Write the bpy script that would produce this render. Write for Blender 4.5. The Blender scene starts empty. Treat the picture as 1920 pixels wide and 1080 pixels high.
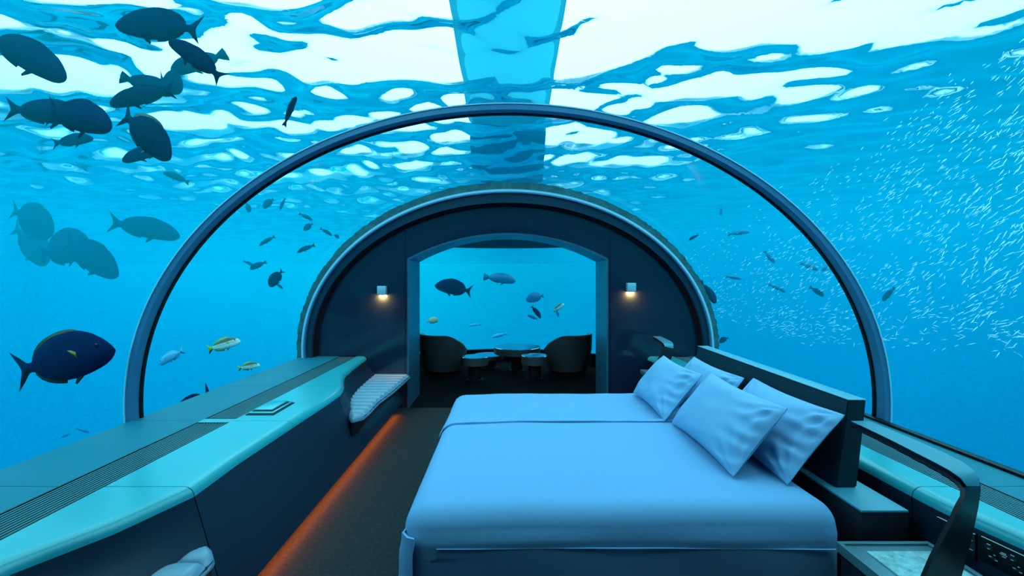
import bpy, bmesh, math, random
import numpy as np
from mathutils import Vector, Matrix

S = bpy.context.scene
COL = S.collection
F = 16.0                      # lens, mm on a 36 mm sensor
FP = F / 36.0 * 1920.0        # focal length in pixels of the 1920 frame
VX, VY = 952.0, 522.0         # the tunnel's vanishing point
EYE = 1.7
random.seed(7)
rng = np.random.default_rng(11)

# ------------------------------------------------------------------ camera, world, lights, exposure
cam_d = bpy.data.cameras.new('camera')
cam_d.sensor_width = 36.0
cam_d.lens = F
cam_d.shift_x = (960 - VX) / 1920.0
cam_d.shift_y = (VY - 540) / 1920.0
cam_d.clip_start = 0.05
cam_d.clip_end = 900
cam = bpy.data.objects.new('camera', cam_d)
COL.objects.link(cam)
cam.location = (0, 0, EYE)
cam.rotation_euler = (math.pi / 2, 0, 0)
S.camera = cam
S.view_settings.view_transform = 'Standard'
S.view_settings.look = 'None'
S.view_settings.gamma = 1
S.view_settings.use_curve_mapping = False
S.view_settings.exposure = -0.15
S.cycles.max_bounces = 12
S.cycles.diffuse_bounces = 3
S.cycles.glossy_bounces = 4
S.cycles.transmission_bounces = 8
S.cycles.transparent_max_bounces = 16
S.cycles.volume_bounces = 2
S.cycles.use_denoising = True

SKY_STRENGTH = 3.2
world = bpy.data.worlds.new('sea_and_sky')
S.world = world
world.use_nodes = True
wn, wl = world.node_tree.nodes, world.node_tree.links
wn.clear()
w_out = wn.new('ShaderNodeOutputWorld')
w_bg = wn.new('ShaderNodeBackground')
w_tc = wn.new('ShaderNodeTexCoord')
w_dot = wn.new('ShaderNodeVectorMath'); w_dot.operation = 'DOT_PRODUCT'
sd = Vector((-0.30, 0.85, 0.43)).normalized()
w_dot.inputs[1].default_value = sd
w_ramp = wn.new('ShaderNodeValToRGB')            # open water: brighter towards the sunlit side
w_ramp.color_ramp.interpolation = 'B_SPLINE'
w_map = wn.new('ShaderNodeMath'); w_map.operation = 'MULTIPLY_ADD'
w_map.inputs[1].default_value = 0.5; w_map.inputs[2].default_value = 0.5
cr = w_ramp.color_ramp.elements
cr[0].position = 0.05; cr[0].color = (0.0, 0.035, 0.16, 1)
cr[1].position = 0.97; cr[1].color = (0.0, 0.86, 1.02, 1)
for p, c in ((0.45, (0.0, 0.06, 0.27, 1)), (0.63, (0.0, 0.12, 0.41, 1)), (0.70, (0.0, 0.20, 0.53, 1)), (0.83, (0.0, 0.26, 0.57, 1)), (0.905, (0.0, 0.42, 0.70, 1)), (0.94, (0.0, 0.74, 0.98, 1))):
    e = cr.new(p); e.color = c
w_sep = wn.new('ShaderNodeSeparateXYZ')
w_up = wn.new('ShaderNodeMapRange')              # above the sea: bright hazy sky
w_up.inputs['From Min'].default_value = 0.03; w_up.inputs['From Max'].default_value = 0.09
w_mix = wn.new('ShaderNodeMix'); w_mix.data_type = 'RGBA'
w_mix.inputs[7].default_value = (SKY_STRENGTH * 0.52, SKY_STRENGTH * 0.92, SKY_STRENGTH, 1)
wl.new(w_tc.outputs['Generated'], w_dot.inputs[0])
wl.new(w_dot.outputs['Value'], w_map.inputs[0])
wl.new(w_map.outputs[0], w_ramp.inputs[0])
wl.new(w_tc.outputs['Generated'], w_sep.inputs[0])
wl.new(w_sep.outputs['Z'], w_up.inputs['Value'])
wl.new(w_up.outputs[0], w_mix.inputs[0])
wl.new(w_ramp.outputs['Color'], w_mix.inputs[6])
wl.new(w_mix.outputs[2], w_bg.inputs['Color'])
wl.new(w_bg.outputs[0], w_out.inputs['Surface'])

# ------------------------------------------------------------------ materials
def mat(name, col, rough=0.5, metal=0.0, noise=None, bump=None, spec=0.5, emit=None, coat=0.0):
    """noise = (scale, amount[, stretch]) varies the value; bump = (scale, strength[, stretch])"""
    m = bpy.data.materials.new(name); m.use_nodes = True
    n, l = m.node_tree.nodes, m.node_tree.links
    b = n['Principled BSDF']
    b.inputs['Base Color'].default_value = (*col, 1)
    b.inputs['Roughness'].default_value = rough
    b.inputs['Metallic'].default_value = metal
    b.inputs['Specular IOR Level'].default_value = spec
    b.inputs['Coat Weight'].default_value = coat
    if emit:
        b.inputs['Emission Color'].default_value = (*emit[0], 1)
        b.inputs['Emission Strength'].default_value = emit[1]
    if noise or bump:
        tc = n.new('ShaderNodeTexCoord')
    if noise:
        mp = n.new('ShaderNodeMapping'); t = n.new('ShaderNodeTexNoise')
        if len(noise) > 2: mp.inputs['Scale'].default_value = noise[2]
        t.inputs['Scale'].default_value = noise[0]; t.inputs['Detail'].default_value = 4
        r = n.new('ShaderNodeMix'); r.data_type = 'RGBA'
        k0, k1 = 1 - noise[1], 1 + noise[1]
        r.inputs[6].default_value = (*[c * k0 for c in col], 1)
        r.inputs[7].default_value = (*[min(1, c * k1) for c in col], 1)
        l.new(tc.outputs['Object'], mp.inputs[0]); l.new(mp.outputs[0], t.inputs['Vector'])
        l.new(t.outputs['Fac'], r.inputs[0]); l.new(r.outputs[2], b.inputs['Base Color'])
    if bump:
        mp = n.new('ShaderNodeMapping'); t = n.new('ShaderNodeTexNoise')
        if len(bump) > 2: mp.inputs['Scale'].default_value = bump[2]
        t.inputs['Scale'].default_value = bump[0]; t.inputs['Detail'].default_value = 3
        bp = n.new('ShaderNodeBump'); bp.inputs['Strength'].default_value = bump[1]; bp.inputs['Distance'].default_value = 0.01
        l.new(tc.outputs['Object'], mp.inputs[0]); l.new(mp.outputs[0], t.inputs['Vector'])
        l.new(t.outputs['Fac'], bp.inputs['Height']); l.new(bp.outputs[0], b.inputs['Normal'])
    return m

def simple_nodes(name):
    m = bpy.data.materials.new(name); m.use_nodes = True
    m.node_tree.nodes.clear()
    return m, m.node_tree.nodes, m.node_tree.links, m.node_tree.nodes.new('ShaderNodeOutputMaterial')

# thin curved acrylic
M_ACRYL, n, l, o = simple_nodes('clear_acrylic')
t = n.new('ShaderNodeBsdfTransparent'); t.inputs[0].default_value = (0.93, 0.985, 0.99, 1)
g = n.new('ShaderNodeBsdfGlossy'); g.inputs['Roughness'].default_value = 0.02
lw = n.new('ShaderNodeLayerWeight'); pw = n.new('ShaderNodeMath'); pw.operation = 'POWER'; pw.inputs[1].default_value = 5.0
fr = n.new('ShaderNodeMath'); fr.operation = 'MULTIPLY_ADD'; fr.inputs[1].default_value = 0.30; fr.inputs[2].default_value = 0.003
l.new(lw.outputs['Facing'], pw.inputs[0]); l.new(pw.outputs[0], fr.inputs[0])
mx = n.new('ShaderNodeMixShader')
l.new(fr.outputs[0], mx.inputs[0]); l.new(t.outputs[0], mx.inputs[1]); l.new(g.outputs[0], mx.inputs[2]); l.new(mx.outputs[0], o.inputs['Surface'])
# the water's surface: a real refracting interface
M_SURF, n, l, o = simple_nodes('sea_surface')
g = n.new('ShaderNodeBsdfGlass'); g.inputs['IOR'].default_value = 1.085; g.inputs['Roughness'].default_value = 0.0
g.inputs['Color'].default_value = (1, 1, 1, 1)
l.new(g.outputs[0], o.inputs['Surface'])
# the body of sea water
M_SEA, n, l, o = simple_nodes('sea_water')
vs = n.new('ShaderNodeVolumeScatter'); vs.inputs['Color'].default_value = (0.0, 0.88, 1.0, 1); vs.inputs['Density'].default_value = 0.032
vs.inputs['Anisotropy'].default_value = 0.65
va = n.new('ShaderNodeVolumeAbsorption'); va.inputs['Color'].default_value = (0.0, 0.85, 0.97, 1); va.inputs['Density'].default_value = 0.13
ad = n.new('ShaderNodeAddShader')
l.new(vs.outputs[0], ad.inputs[0]); l.new(va.outputs[0], ad.inputs[1]); l.new(ad.outputs[0], o.inputs['Volume'])

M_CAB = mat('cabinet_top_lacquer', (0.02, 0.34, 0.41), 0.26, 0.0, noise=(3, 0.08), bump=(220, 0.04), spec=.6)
M_CABL = mat('ledge_shade_tone', (0.004, 0.15, 0.22), 0.5, noise=(3, 0.08), spec=.15)  # ledge colour darkened to carry the shading along the glass
M_CABF = mat('shaded_front_leather', (0.005, 0.020, 0.045), 0.45, bump=(300, 0.12), spec=0.3)  # much darker than the top, so the front's shade sits in its colour
M_BLACK = mat('matt_black', (0.004, 0.005, 0.008), 0.6, spec=0.2)
M_RAIL = mat('black_gasket', (0.003, 0.004, 0.006), 0.4, spec=0.2)
M_SLAT = mat('anodised_slat', (0.07, 0.24, 0.30), 0.45, 0.1)
M_STEEL = mat('blue_grey_steel', (0.055, 0.20, 0.36), 0.32, 0.25, noise=(2, .15))
M_STEEL2 = mat('bright_ring_steel', (0.30, 0.65, 0.80), 0.45, 0.0)
M_WALL = mat('navy_lacquer_panel', (0.007, 0.019, 0.046), 0.12, spec=0.7)
M_JAMB = mat('door_lining_metal', (0.03, 0.12, 0.20), 0.35, 0.3, noise=(1.5, .2))
M_BAND = mat('dark_ring_band', (0.010, 0.035, 0.07), 0.2, spec=0.5)
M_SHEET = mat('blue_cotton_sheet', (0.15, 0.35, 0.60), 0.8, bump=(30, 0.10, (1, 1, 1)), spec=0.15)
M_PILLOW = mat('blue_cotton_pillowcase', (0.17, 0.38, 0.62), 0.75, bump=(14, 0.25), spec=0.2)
M_HEAD = mat('headboard_leather', (0.006, 0.028, 0.045), 0.5, spec=0.15)
M_LITTOP = mat('lit_top_tone', (0.05, 0.28, 0.40), 0.4)  # light tone painted on tops that catch the overhead light
M_DARK = mat('dark_bedside_panel', (0.010, 0.012, 0.022), 0.4, spec=0.3)
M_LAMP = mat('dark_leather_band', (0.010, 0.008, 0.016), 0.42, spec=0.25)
M_LAMPTOP = mat('band_lit_top_tone', (0.06, 0.22, 0.30), 0.35)  # lighter than the band, standing for light on its top
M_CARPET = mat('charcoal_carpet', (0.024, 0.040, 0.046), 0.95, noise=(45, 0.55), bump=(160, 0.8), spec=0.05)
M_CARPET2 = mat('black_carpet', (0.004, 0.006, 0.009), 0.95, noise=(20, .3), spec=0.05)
M_BENCH = mat('bench_leather', (0.16, 0.30, 0.42), 0.33, bump=(60, .05))
M_CHAIR = mat('bronze_fabric', (0.09, 0.085, 0.095), 0.42, 0.2)
M_TTOP = mat('table_top_glass', (0.45, 0.72, 0.82), 0.12, 0.9)
M_TRAY = mat('tray_metal', (0.10, 0.22, 0.28), 0.35, 0.4)
M_STONE = mat('mottled_stone', (0.28, 0.52, 0.60), 0.45, noise=(35, 0.75), bump=(70, 1.0))
M_KEY = mat('white_key_legend', (0.7, 0.75, 0.8), 0.4)
M_DECK, n, l, o = simple_nodes('jetty_translucent_deck')
d_ = n.new('ShaderNodeBsdfDiffuse'); d_.inputs[0].default_value = (0.1, 0.6, 0.75, 1)
t_ = n.new('ShaderNodeBsdfTranslucent'); t_.inputs[0].default_value = (0.03, 0.38, 0.50, 1)  # translucence added so skylight brightens the underside of the deck
mx = n.new('ShaderNodeMixShader'); mx.inputs[0].default_value = 0.65
l.new(d_.outputs[0], mx.inputs[1]); l.new(t_.outputs[0], mx.inputs[2]); l.new(mx.outputs[0], o.inputs['Surface'])
M_ALGAE = mat('algae_covered_rim', (0.02, 0.13, 0.15), 0.9, noise=(7, 0.75), bump=(25, 1.0))
M_GLOW = mat('warm_diffuser', (1, 0.6, 0.3), 0.5, emit=((1.0, 0.42, 0.12), 30))
M_CHROME = mat('satin_sconce', (0.35, 0.60, 0.72), 0.3, 0.3)

M_NAVY = mat('navy_fish_skin', (0.004, 0.014, 0.062), 0.55, noise=(9, 0.5), bump=(60, .15), spec=.0)
M_NAVYF = mat('navy_fish_fin', (0.003, 0.014, 0.055), 0.6, noise=(30, .4, (1, 1, 6)), spec=.0)
M_OLIVE = mat('olive_fin_edge', (0.030, 0.040, 0.020), 0.5)
M_PEC = mat('yellow_streak_fin', (0.22, 0.20, 0.02), 0.5)
M_BLUE = mat('blue_fish_skin', (0.004, 0.13, 0.29), 0.45, noise=(12, 0.35))
M_PALE = mat('pale_silver_skin', (0.12, 0.42, 0.62), 0.4, noise=(10, .25, (0.4, 1, 3)))
M_YEL = mat('yellow_fin', (0.45, 0.42, 0.02), 0.5)
M_EYE = mat('fish_eye', (0.004, 0.004, 0.006), 0.1)
M_SCALE = mat('silver_sliver_scale', (0.95, 1.0, 1.0), 0.35, 0.0)
def snapper_skin():
    m = mat('snapper_skin', (0.8, 0.9, 0.85), 0.4)
    n, l = m.node_tree.nodes, m.node_tree.links
    tc = n.new('ShaderNodeTexCoord'); sp = n.new('ShaderNodeSeparateXYZ'); r = n.new('ShaderNodeValToRGB')
    mr = n.new('ShaderNodeMapRange'); mr.inputs['From Min'].default_value = -0.16; mr.inputs['From Max'].default_value = 0.18
    l.new(tc.outputs['Object'], sp.inputs[0]); l.new(sp.outputs['Z'], mr.inputs['Value']); l.new(mr.outputs[0], r.inputs[0])
    e = r.color_ramp.elements
    e[0].position = 0; e[0].color = (0.85, 0.95, 0.9, 1)
    e[1].position = 1; e[1].color = (0.03, 0.07, 0.06, 1)
    for p, c in ((.42, (0.8, 0.92, 0.88, 1)), (.5, (0.5, 0.45, 0.05, 1)), (.56, (.75, .85, .8, 1)), (.68, (.06, .10, .09, 1))):
        q = e.new(p); q.color = c
    l.new(r.outputs[0], n['Principled BSDF'].inputs['Base Color'])
    return m
M_SNAP = snapper_skin()
M_PEACH = mat('peach_fish_skin', (0.75, 0.45, 0.28), 0.45, noise=(14, .4))

# ------------------------------------------------------------------ helpers
def tag(o, label=None, cat=None, group=None, kind=None):
    if label: o['label'] = label
    if cat: o['category'] = cat
    if group: o['group'] = group
    if kind: o['kind'] = kind
    return o

def empty(name, loc=(0, 0, 0), rz=0.0):
    o = bpy.data.objects.new(name, None)
    o.empty_display_size = 0.1
    COL.objects.link(o); o.location = loc; o.rotation_euler[2] = rz
    return o

def link(name, bm, m, parent=None, smooth=True, recalc=True, loc=None, rot=None):
    if recalc: bmesh.ops.recalc_face_normals(bm, faces=bm.faces)
    me = bpy.data.meshes.new(name); bm.to_mesh(me); bm.free()
    for mm in (m if isinstance(m, (list, tuple)) else [m]): me.materials.append(mm)
    if smooth:
        me.polygons.foreach_set('use_smooth', [True] * len(me.polygons))
    o = bpy.data.objects.new(name, me); COL.objects.link(o)
    if parent: o.parent = parent
    if loc: o.location = loc
    if rot: o.rotation_euler = rot
    if smooth:
        try: me.set_sharp_from_angle(angle=math.radians(38))
        except Exception: pass
    return o

def box(bm, x0, x1, y0, y1, z0, z1, bev=0.0, seg=2):
    r = bmesh.ops.create_cube(bm, size=1)
    vs = r['verts']
    for v in vs:
        v.co = Vector(((x0 + x1) / 2 + v.co.x * (x1 - x0), (y0 + y1) / 2 + v.co.y * (y1 - y0), (z0 + z1) / 2 + v.co.z * (z1 - z0)))
    if bev:
        es = list({e for v in vs for e in v.link_edges})
        bmesh.ops.bevel(bm, geom=es, offset=bev, segments=seg, affect='EDGES', profile=0.5)

def boxobj(name, m, dims, parent=None, bev=0.004, **k):
    bm = bmesh.new(); box(bm, *dims, bev=bev)
    return link(name, bm, m, parent, **k)

def loft(bm, rings, close_ring=True, cap=True):
    """rings: list of lists of points"""
    R = [[bm.verts.new(p) for p in r] for r in rings]
    n = len(R[0])
    for a, b in zip(R[:-1], R[1:]):
        for i in range(n if close_ring else n - 1):
            j = (i + 1) % n
            bm.faces.new((a[i], a[j], b[j], b[i]))
    if cap:
        bm.faces.new(R[0]); bm.faces.new(R[-1])
    return R

def sheet(bm, rings):
    return loft(bm, rings, close_ring=False, cap=False)

def lathe(bm, prof, cx=0, cy=0, n=48, cap=True):
    rings = []
    for r, z in prof:
        rings.append([(cx + r * math.cos(2 * math.pi * i / n), cy + r * math.sin(2 * math.pi * i / n), z) for i in range(n)])
    loft(bm, rings, True, cap)

def rbox(bm, x0, x1, y0, y1, z0, z1, r, n=(20, 20, 8), fn=None):
    """box with generously rounded edges and a dense skin"""
    c = Vector(((x0 + x1) / 2, (y0 + y1) / 2, (z0 + z1) / 2)); h = Vector(((x1 - x0) / 2, (y1 - y0) / 2, (z1 - z0) / 2))
    made = {}
    def vert(p):
        k = tuple(round(a, 5) for a in p)
        if k not in made:
            q = Vector([max(-h[i] + r, min(h[i] - r, p[i])) for i in range(3)])
            d = Vector(p) - q
            # shift the surface point onto a rounded corner
            pos = q + (d.normalized() * r if d.length > 1e-9 else d)
            pos += c
            if fn: pos = fn(pos)
            made[k] = bm.verts.new(pos)
        return made[k]
    def co(i, nn, hh):
        return -hh + 2 * hh * i / nn
    for ax in range(3):
        a, b = [i for i in range(3) if i != ax]
        for s in (-1, 1):
            for i in range(n[a]):
                for j in range(n[b]):
                    q = []
                    for di, dj in ((0, 0), (1, 0), (1, 1), (0, 1)):
                        p = [0, 0, 0]; p[ax] = s * h[ax]; p[a] = co(i + di, n[a], h[a]); p[b] = co(j + dj, n[b], h[b])
                        q.append(vert(p))
                    bm.faces.new(q)

def at(px, py, d):
    """a point of the photograph at depth d metres, as a point in the room"""
    return Vector(((px - VX) / FP * d, d, EYE - (py - VY) / FP * d))

def smooth(a, b, x):
    t = max(0.0, min(1.0, (x - a) / (b - a))); return t * t * (3 - 2 * t)

# ------------------------------------------------------------------ tunnel profile
ZC, AA, BB = 0.793, 2.72, 2.149
def arch(da, n=72, z_low=0.60, db=None, closed=False):
    """points of the tunnel's arch, da metres inside the outermost radius"""
    a = AA - da; b = BB - (da if db is None else db)
    t0 = math.asin(max(-1, (z_low - ZC) / b))
    return [(a * math.cos(t0 + (math.pi - 2 * t0) * i / n), ZC + b * math.sin(t0 + (math.pi - 2 * t0) * i / n)) for i in range(n + 1)]

def arch_ring(name, m, d_out, d_in, y0, y1, parent=None, z_low=0.6, db_out=None, db_in=None, n=96, jitter=0.0):
    o = arch(d_out, n, z_low, db_out); i = arch(d_in, n, z_low, db_in)
    bm = bmesh.new(); rings = []
    for (xo, zo), (xi, zi) in zip(o, i):
        j = 1 + random.uniform(-jitter, jitter)
        c = Vector((0, 0, ZC))
        xo, zo = xo * j, ZC + (zo - ZC) * j
        rings.append([(xo, y0, zo), (xo, y1, zo), (xi, y1, zi), (xi, y0, zi)])
    loft(bm, rings)
    return link(name, bm, m, parent)

# glass of the tunnel
def glass(name, da, y0, y1):
    bm = bmesh.new(); p = arch(da, 96, 0.66)
    sheet(bm, [[(x, y, z) for x, z in p] for y in np.linspace(y0, y1, 6)])
    return tag(link(name, bm, M_ACRYL), kind='structure')
Y_WALL, Y_END = 5.98, -0.6
Y_SHELL = 1.15
glass('window_1', 0.02, Y_SHELL, 3.26)
glass('window_2', 0.02, 3.28, 5.86)

# near joint ring
ring = tag(empty('trim_1', (0, 0, 0)), kind='structure')
arch_ring('steel_band', M_STEEL, 0.0, 0.042, 3.23, 3.31, ring)
arch_ring('joint_gasket', M_RAIL, 0.030, 0.050, 3.305, 3.335, ring)
arch_ring('steel_lip', M_STEEL2, -0.004, 0.004, 3.222, 3.232, ring)
# far ring: algae rim outside, steel, dark band, black gasket
ring = tag(empty('trim_2', (0, 0, 0)), kind='structure')
arch_ring('algae_rim', M_ALGAE, 0.0, 0.11, 5.86, 6.02, ring, n=220, jitter=0.0035, db_in=0.13, z_low=0.5)
arch_ring('steel_ring', M_STEEL2, 0.078, 0.115, 5.82, 5.9, ring, db_out=0.100, db_in=0.135)
arch_ring('ring_groove', M_STEEL, 0.112, 0.130, 5.80, 5.9, ring, db_out=0.132, db_in=0.150)
arch_ring('dark_band', M_BAND, 0.128, 0.20, 5.84, 5.97, ring, db_out=0.150, db_in=0.27)
arch_ring('black_gasket', M_BLACK, 0.197, 0.225, 5.90, 6.0, ring, db_out=0.265, db_in=0.295)

# ------------------------------------------------------------------ back wall with its doorway
wall = tag(empty('wall_back', (0, Y_WALL, 0)), kind='structure')
WA, WB = AA - 0.14, BB - 0.16
DX, DZ, DT = 1.318, 1.96, 2.296
def door_arc(k=0.0, n=24):
    # segmental arch from (-DX, DZ) to (DX, DZ) with apex DT, shrunk by k
    h = DT - DZ; R = (DX * DX + h * h) / (2 * h); cz = DT - R
    a0 = math.asin(DX / R)
    return [((R - k) * math.sin(-a0 + 2 * a0 * i / n) * ((DX - k) / DX) / ((R - k) / R), cz + (R - k) * math.cos(-a0 + 2 * a0 * i / n)) for i in range(n + 1)]
def prism(name, pts, y0, y1, m, parent, smooth_=False, bev=0.0):
    bm = bmesh.new()
    a = [bm.verts.new((x, y0, z)) for x, z in pts]; b = [bm.verts.new((x, y1, z)) for x, z in pts]
    f0 = bm.faces.new(a); f1 = bm.faces.new(b)
    for i in range(len(a)):
        j = (i + 1) % len(a); bm.faces.new((a[i], a[j], b[j], b[i]))
    if bev:
        bmesh.ops.bevel(bm, geom=list(f0.edges), offset=bev, segments=1, affect='EDGES')
    big = [f for f in bm.faces if len(f.verts) > 4]
    bmesh.ops.triangulate(bm, faces=big)
    o = link(name, bm, m, parent, smooth=smooth_)
    o.location = -Vector(parent.location) if parent else Vector()
    return o
def wz(x): return ZC + WB * math.sqrt(max(0, 1 - (x / WA) ** 2))
SEAM = 1.345
for s in (-1, 1):
    xs = np.linspace(SEAM + 0.003, WA, 30)
    pts = [(s * (SEAM + 0.003), -0.02)] + [(s * x, wz(x)) for x in xs] + [(s * WA, -0.02)]
    prism('wall_panel', pts, Y_WALL, Y_WALL + 0.7, M_WALL, wall, bev=0.003)
    prism('door_post', [(s * DX, -0.02), (s * (SEAM), -0.02), (s * SEAM, 2.0), (s * DX, DZ)], Y_WALL, Y_WALL + 0.7, M_WALL, wall)
xs = np.linspace(-SEAM, SEAM, 40)
da = door_arc()
pts = [(x, wz(x)) for x in xs] + [(SEAM, 2.0)] + [(x, z) for x, z in da[::-1]] + [(-SEAM, 2.0)]
prism('header_panel', pts, Y_WALL, Y_WALL + 0.7, M_WALL, wall, bev=0.003)

door = tag(empty('door_1', (0, Y_WALL, 0)), kind='structure')
def lining():
    outer = [(-DX, -0.02)] + door_arc(0) + [(DX, -0.02)]
    inner = [(-DX + .022, -0.02)] + door_arc(0.022) + [(DX - .022, -0.02)]
    bm = bmesh.new()
    loft(bm, [[(xo, Y_WALL - .012, zo), (xo, Y_WALL + .72, zo), (xi, Y_WALL + .72, zi), (xi, Y_WALL - .012, zi)] for (xo, zo), (xi, zi) in zip(outer, inner)])
    o = link('door_lining', bm, M_JAMB, door, smooth=True); o.location = (0, -Y_WALL, 0)
lining()

# hull below the glass, floor, ceiling of the far room, wall behind the camera
for s, nm in ((-1, 'wall_left'), (1, 'wall_right')):
    tag(boxobj(nm, M_BLACK, (s * 2.70, s * 2.725, Y_END, 6.7, -0.1, 0.655), bev=0.0), kind='structure')
fl = tag(boxobj('floor', M_CARPET, (-2.7, 2.7, Y_END, Y_WALL, -0.08, 0.0), bev=0), kind='structure')
arch_ring('unseen_shade_shell', M_WALL, 0.0, 0.06, Y_END, Y_SHELL, z_low=0.6)['kind'] = 'structure'  # unseen opaque shell added in place of glass to darken near faces
bm = bmesh.new(); p = arch(0.0, 60, 0.0)
loft(bm, [[(x, y, z) for x, z in p] for y in (Y_END - .1, Y_END)])
tag(link('wall_front', bm, M_WALL, smooth=False), kind='structure')

RC, RR = 6.75, 2.65
far_floor = bmesh.new()
_a = [(RR * math.cos(a), RC + RR * math.sin(a)) for a in np.linspace(math.radians(40), math.radians(140), 60)]
loft(far_floor, [[(x, y, z) for x, y in [(2.0, Y_WALL + .001)] + _a + [(-2.0, Y_WALL + .001)]] for z in (-.08, -.001)])
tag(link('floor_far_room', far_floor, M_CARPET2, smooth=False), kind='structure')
bm = bmesh.new()
A0 = 45.4; SX = RR * math.cos(math.radians(A0))
def arc_pts(r, n=60): return [(r * math.cos(a), RC + r * math.sin(a)) for a in np.linspace(math.radians(A0), math.radians(180 - A0), n)]
pts = [(SX, Y_WALL + .70)] + arc_pts(RR) + [(-SX, Y_WALL + .70)]
loft(bm, [[(x, y, z) for x, y in pts] for z in (2.32, 2.52)])
tag(link('ceiling', bm, M_BLACK, smooth=False), kind='structure')
for s_ in (-1, 1):
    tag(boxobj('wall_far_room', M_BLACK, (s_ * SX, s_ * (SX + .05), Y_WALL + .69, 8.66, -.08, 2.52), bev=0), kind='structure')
def arc_wall(name, r0, r1, z0, z1, m, a0=A0, a1=180 - A0, n=60):
    bm = bmesh.new(); rings = []
    for i in range(n + 1):
        a = math.radians(a0 + (a1 - a0) * i / n); c, s = math.cos(a), math.sin(a)
        rings.append([(r0 * c, RC + r0 * s, z0), (r1 * c, RC + r1 * s, z0), (r1 * c, RC + r1 * s, z1), (r0 * c, RC + r0 * s, z1)])
    loft(bm, rings)
    return tag(link(name, bm, m), kind='structure')
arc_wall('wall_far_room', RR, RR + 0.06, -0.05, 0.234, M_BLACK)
arc_wall('trim_3', RR - 0.02, RR + 0.03, 0.234, 0.25, M_STEEL)
bm = bmesh.new()
sheet(bm, [[(RR * math.cos(a), RC + RR * math.sin(a), z) for a in np.linspace(math.radians(A0), math.radians(180 - A0), 61)] for z in (0.24, 1.3, 2.33)])
tag(link('window_3', bm, M_ACRYL), kind='structure')

# ------------------------------------------------------------------ the sea: water body, wavy surface, jetty above
bm = bmesh.new()
nh = 36
def hole_ring(y, w, top, ex):
    pts = []
    for i in range(nh):
        t = 2 * math.pi * i / nh; c, s = math.cos(t), math.sin(t)
        x = w * math.copysign(abs(c) ** (2 / ex), c)
        if s >= 0: z = 0.66 + (top - 0.66) * abs(s) ** (2 / ex)
        else: z = 0.66 - 0.85 * abs(s) ** (0.4)
        pts.append((x, y, z))
    return pts
rings = [hole_ring(y, AA + 0.006, 2.95, 2.0) for y in (Y_END - .02, 1, 3, 5.90)]
rings += [hole_ring(y, w, 2.60, 5.0) for y, w in ((5.96, 2.70), (6.75, 2.70))]
for a in (20, 40, 55, 68, 80, 88):
    rings.append(hole_ring(RC + 2.70 * math.sin(math.radians(a)), 2.70 * math.cos(math.radians(a)), 2.60, 5.0))
loft(bm, rings)
bmesh.ops.recalc_face_normals(bm, faces=bm.faces)
bmesh.ops.reverse_faces(bm, faces=list(bm.faces))
WZ = 4.75
box(bm, -24, 24, -9, 27, -14, WZ - 0.16)
sea = tag(link('sea_water', bm, M_SEA, smooth=False, recalc=False), kind='structure')

def waves():
    u = np.linspace(-1, 1, 561)
    gx = 15.0 * np.sinh(3.4 * u) / np.sinh(3.4) * (160 / 15.0) * 0.5 + 9.0 * u
    gy = gx + 8.0
    X, Y = np.meshgrid(gx, gy, indexing='ij')
    Z = np.zeros_like(X)
    r = np.random.default_rng(5)
    for k in range(70):
        lam = 0.42 * (7.0 ** r.random())
        th = math.radians(72) + r.normal(0, 0.55)          # crests run mostly across the tunnel
        kx, ky = math.cos(th) * 2 * math.pi / lam, math.sin(th) * 2 * math.pi / lam
        Z += 0.0085 * lam ** 1.0 * np.cos(kx * X + ky * Y + r.random() * 6.28)
    far = np.clip((np.hypot(X, Y - 6) - 14) / 30, 0, 1)
    calm = 1 - 0.68 * np.clip((X - 1.0) / 7, 0, 1)          # the sea lies calmer to the right
    Z = Z * calm * (1 - 0.75 * far) + WZ
    n = len(gx)
    co = np.stack([X, Y, Z], -1).reshape(-1, 3)
    idx = np.arange(n * n).reshape(n, n)
    q = np.stack([idx[:-1, :-1], idx[1:, :-1], idx[1:, 1:], idx[:-1, 1:]], -1).reshape(-1, 4)
    me = bpy.data.meshes.new('sea_surface')
    me.vertices.add(len(co)); me.vertices.foreach_set('co', co.ravel())
    me.loops.add(q.size); me.loops.foreach_set('vertex_index', q.ravel())
    me.polygons.add(len(q)); me.polygons.foreach_set('loop_start', np.arange(0, q.size, 4)); me.polygons.foreach_set('loop_total', np.full(len(q), 4))
    me.update(); me.polygons.foreach_set('use_smooth', np.ones(len(q), bool))
    me.materials.append(M_SURF)
    o = bpy.data.objects.new('sea_surface', me); COL.objects.link(o)
    return tag(o, kind='structure')
waves()
bm = bmesh.new()
JZ = WZ + .38
st = ((-3, .5), (4, .62), (9.5, .78))
for w_ in (-1, 1):
    sheet(bm, [[(w_ * w, y, JZ), (w_ * w, y, WZ + .02)] for y, w in st])  # side skirts added to keep skylight out from under the deck
sheet(bm, [[(-w, y, JZ), (w, y, JZ)] for y, w in st])
tag(link('jetty', bm, M_DECK, smooth=False), 'pale translucent jetty above the water, seen as a blue band overhead', 'jetty')
bm = bmesh.new()
loft(bm, [[(-w, y, WZ + .03), (w, y, WZ + .03), (w, y, WZ + .6), (-w, y, WZ + .6)] for y, w in ((9.52, .80), (15, 1.15), (26, 2.0), (40, 3.2))])
tag(link('blocking_platform', bm, mat('platform_underside', (0.10, 0.45, 0.60), .8), smooth=False), 'platform added to darken the far end of the band overhead, above the far arch', 'blocking_platform')  # opaque platform added to block the sky along the band's far end

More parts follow.
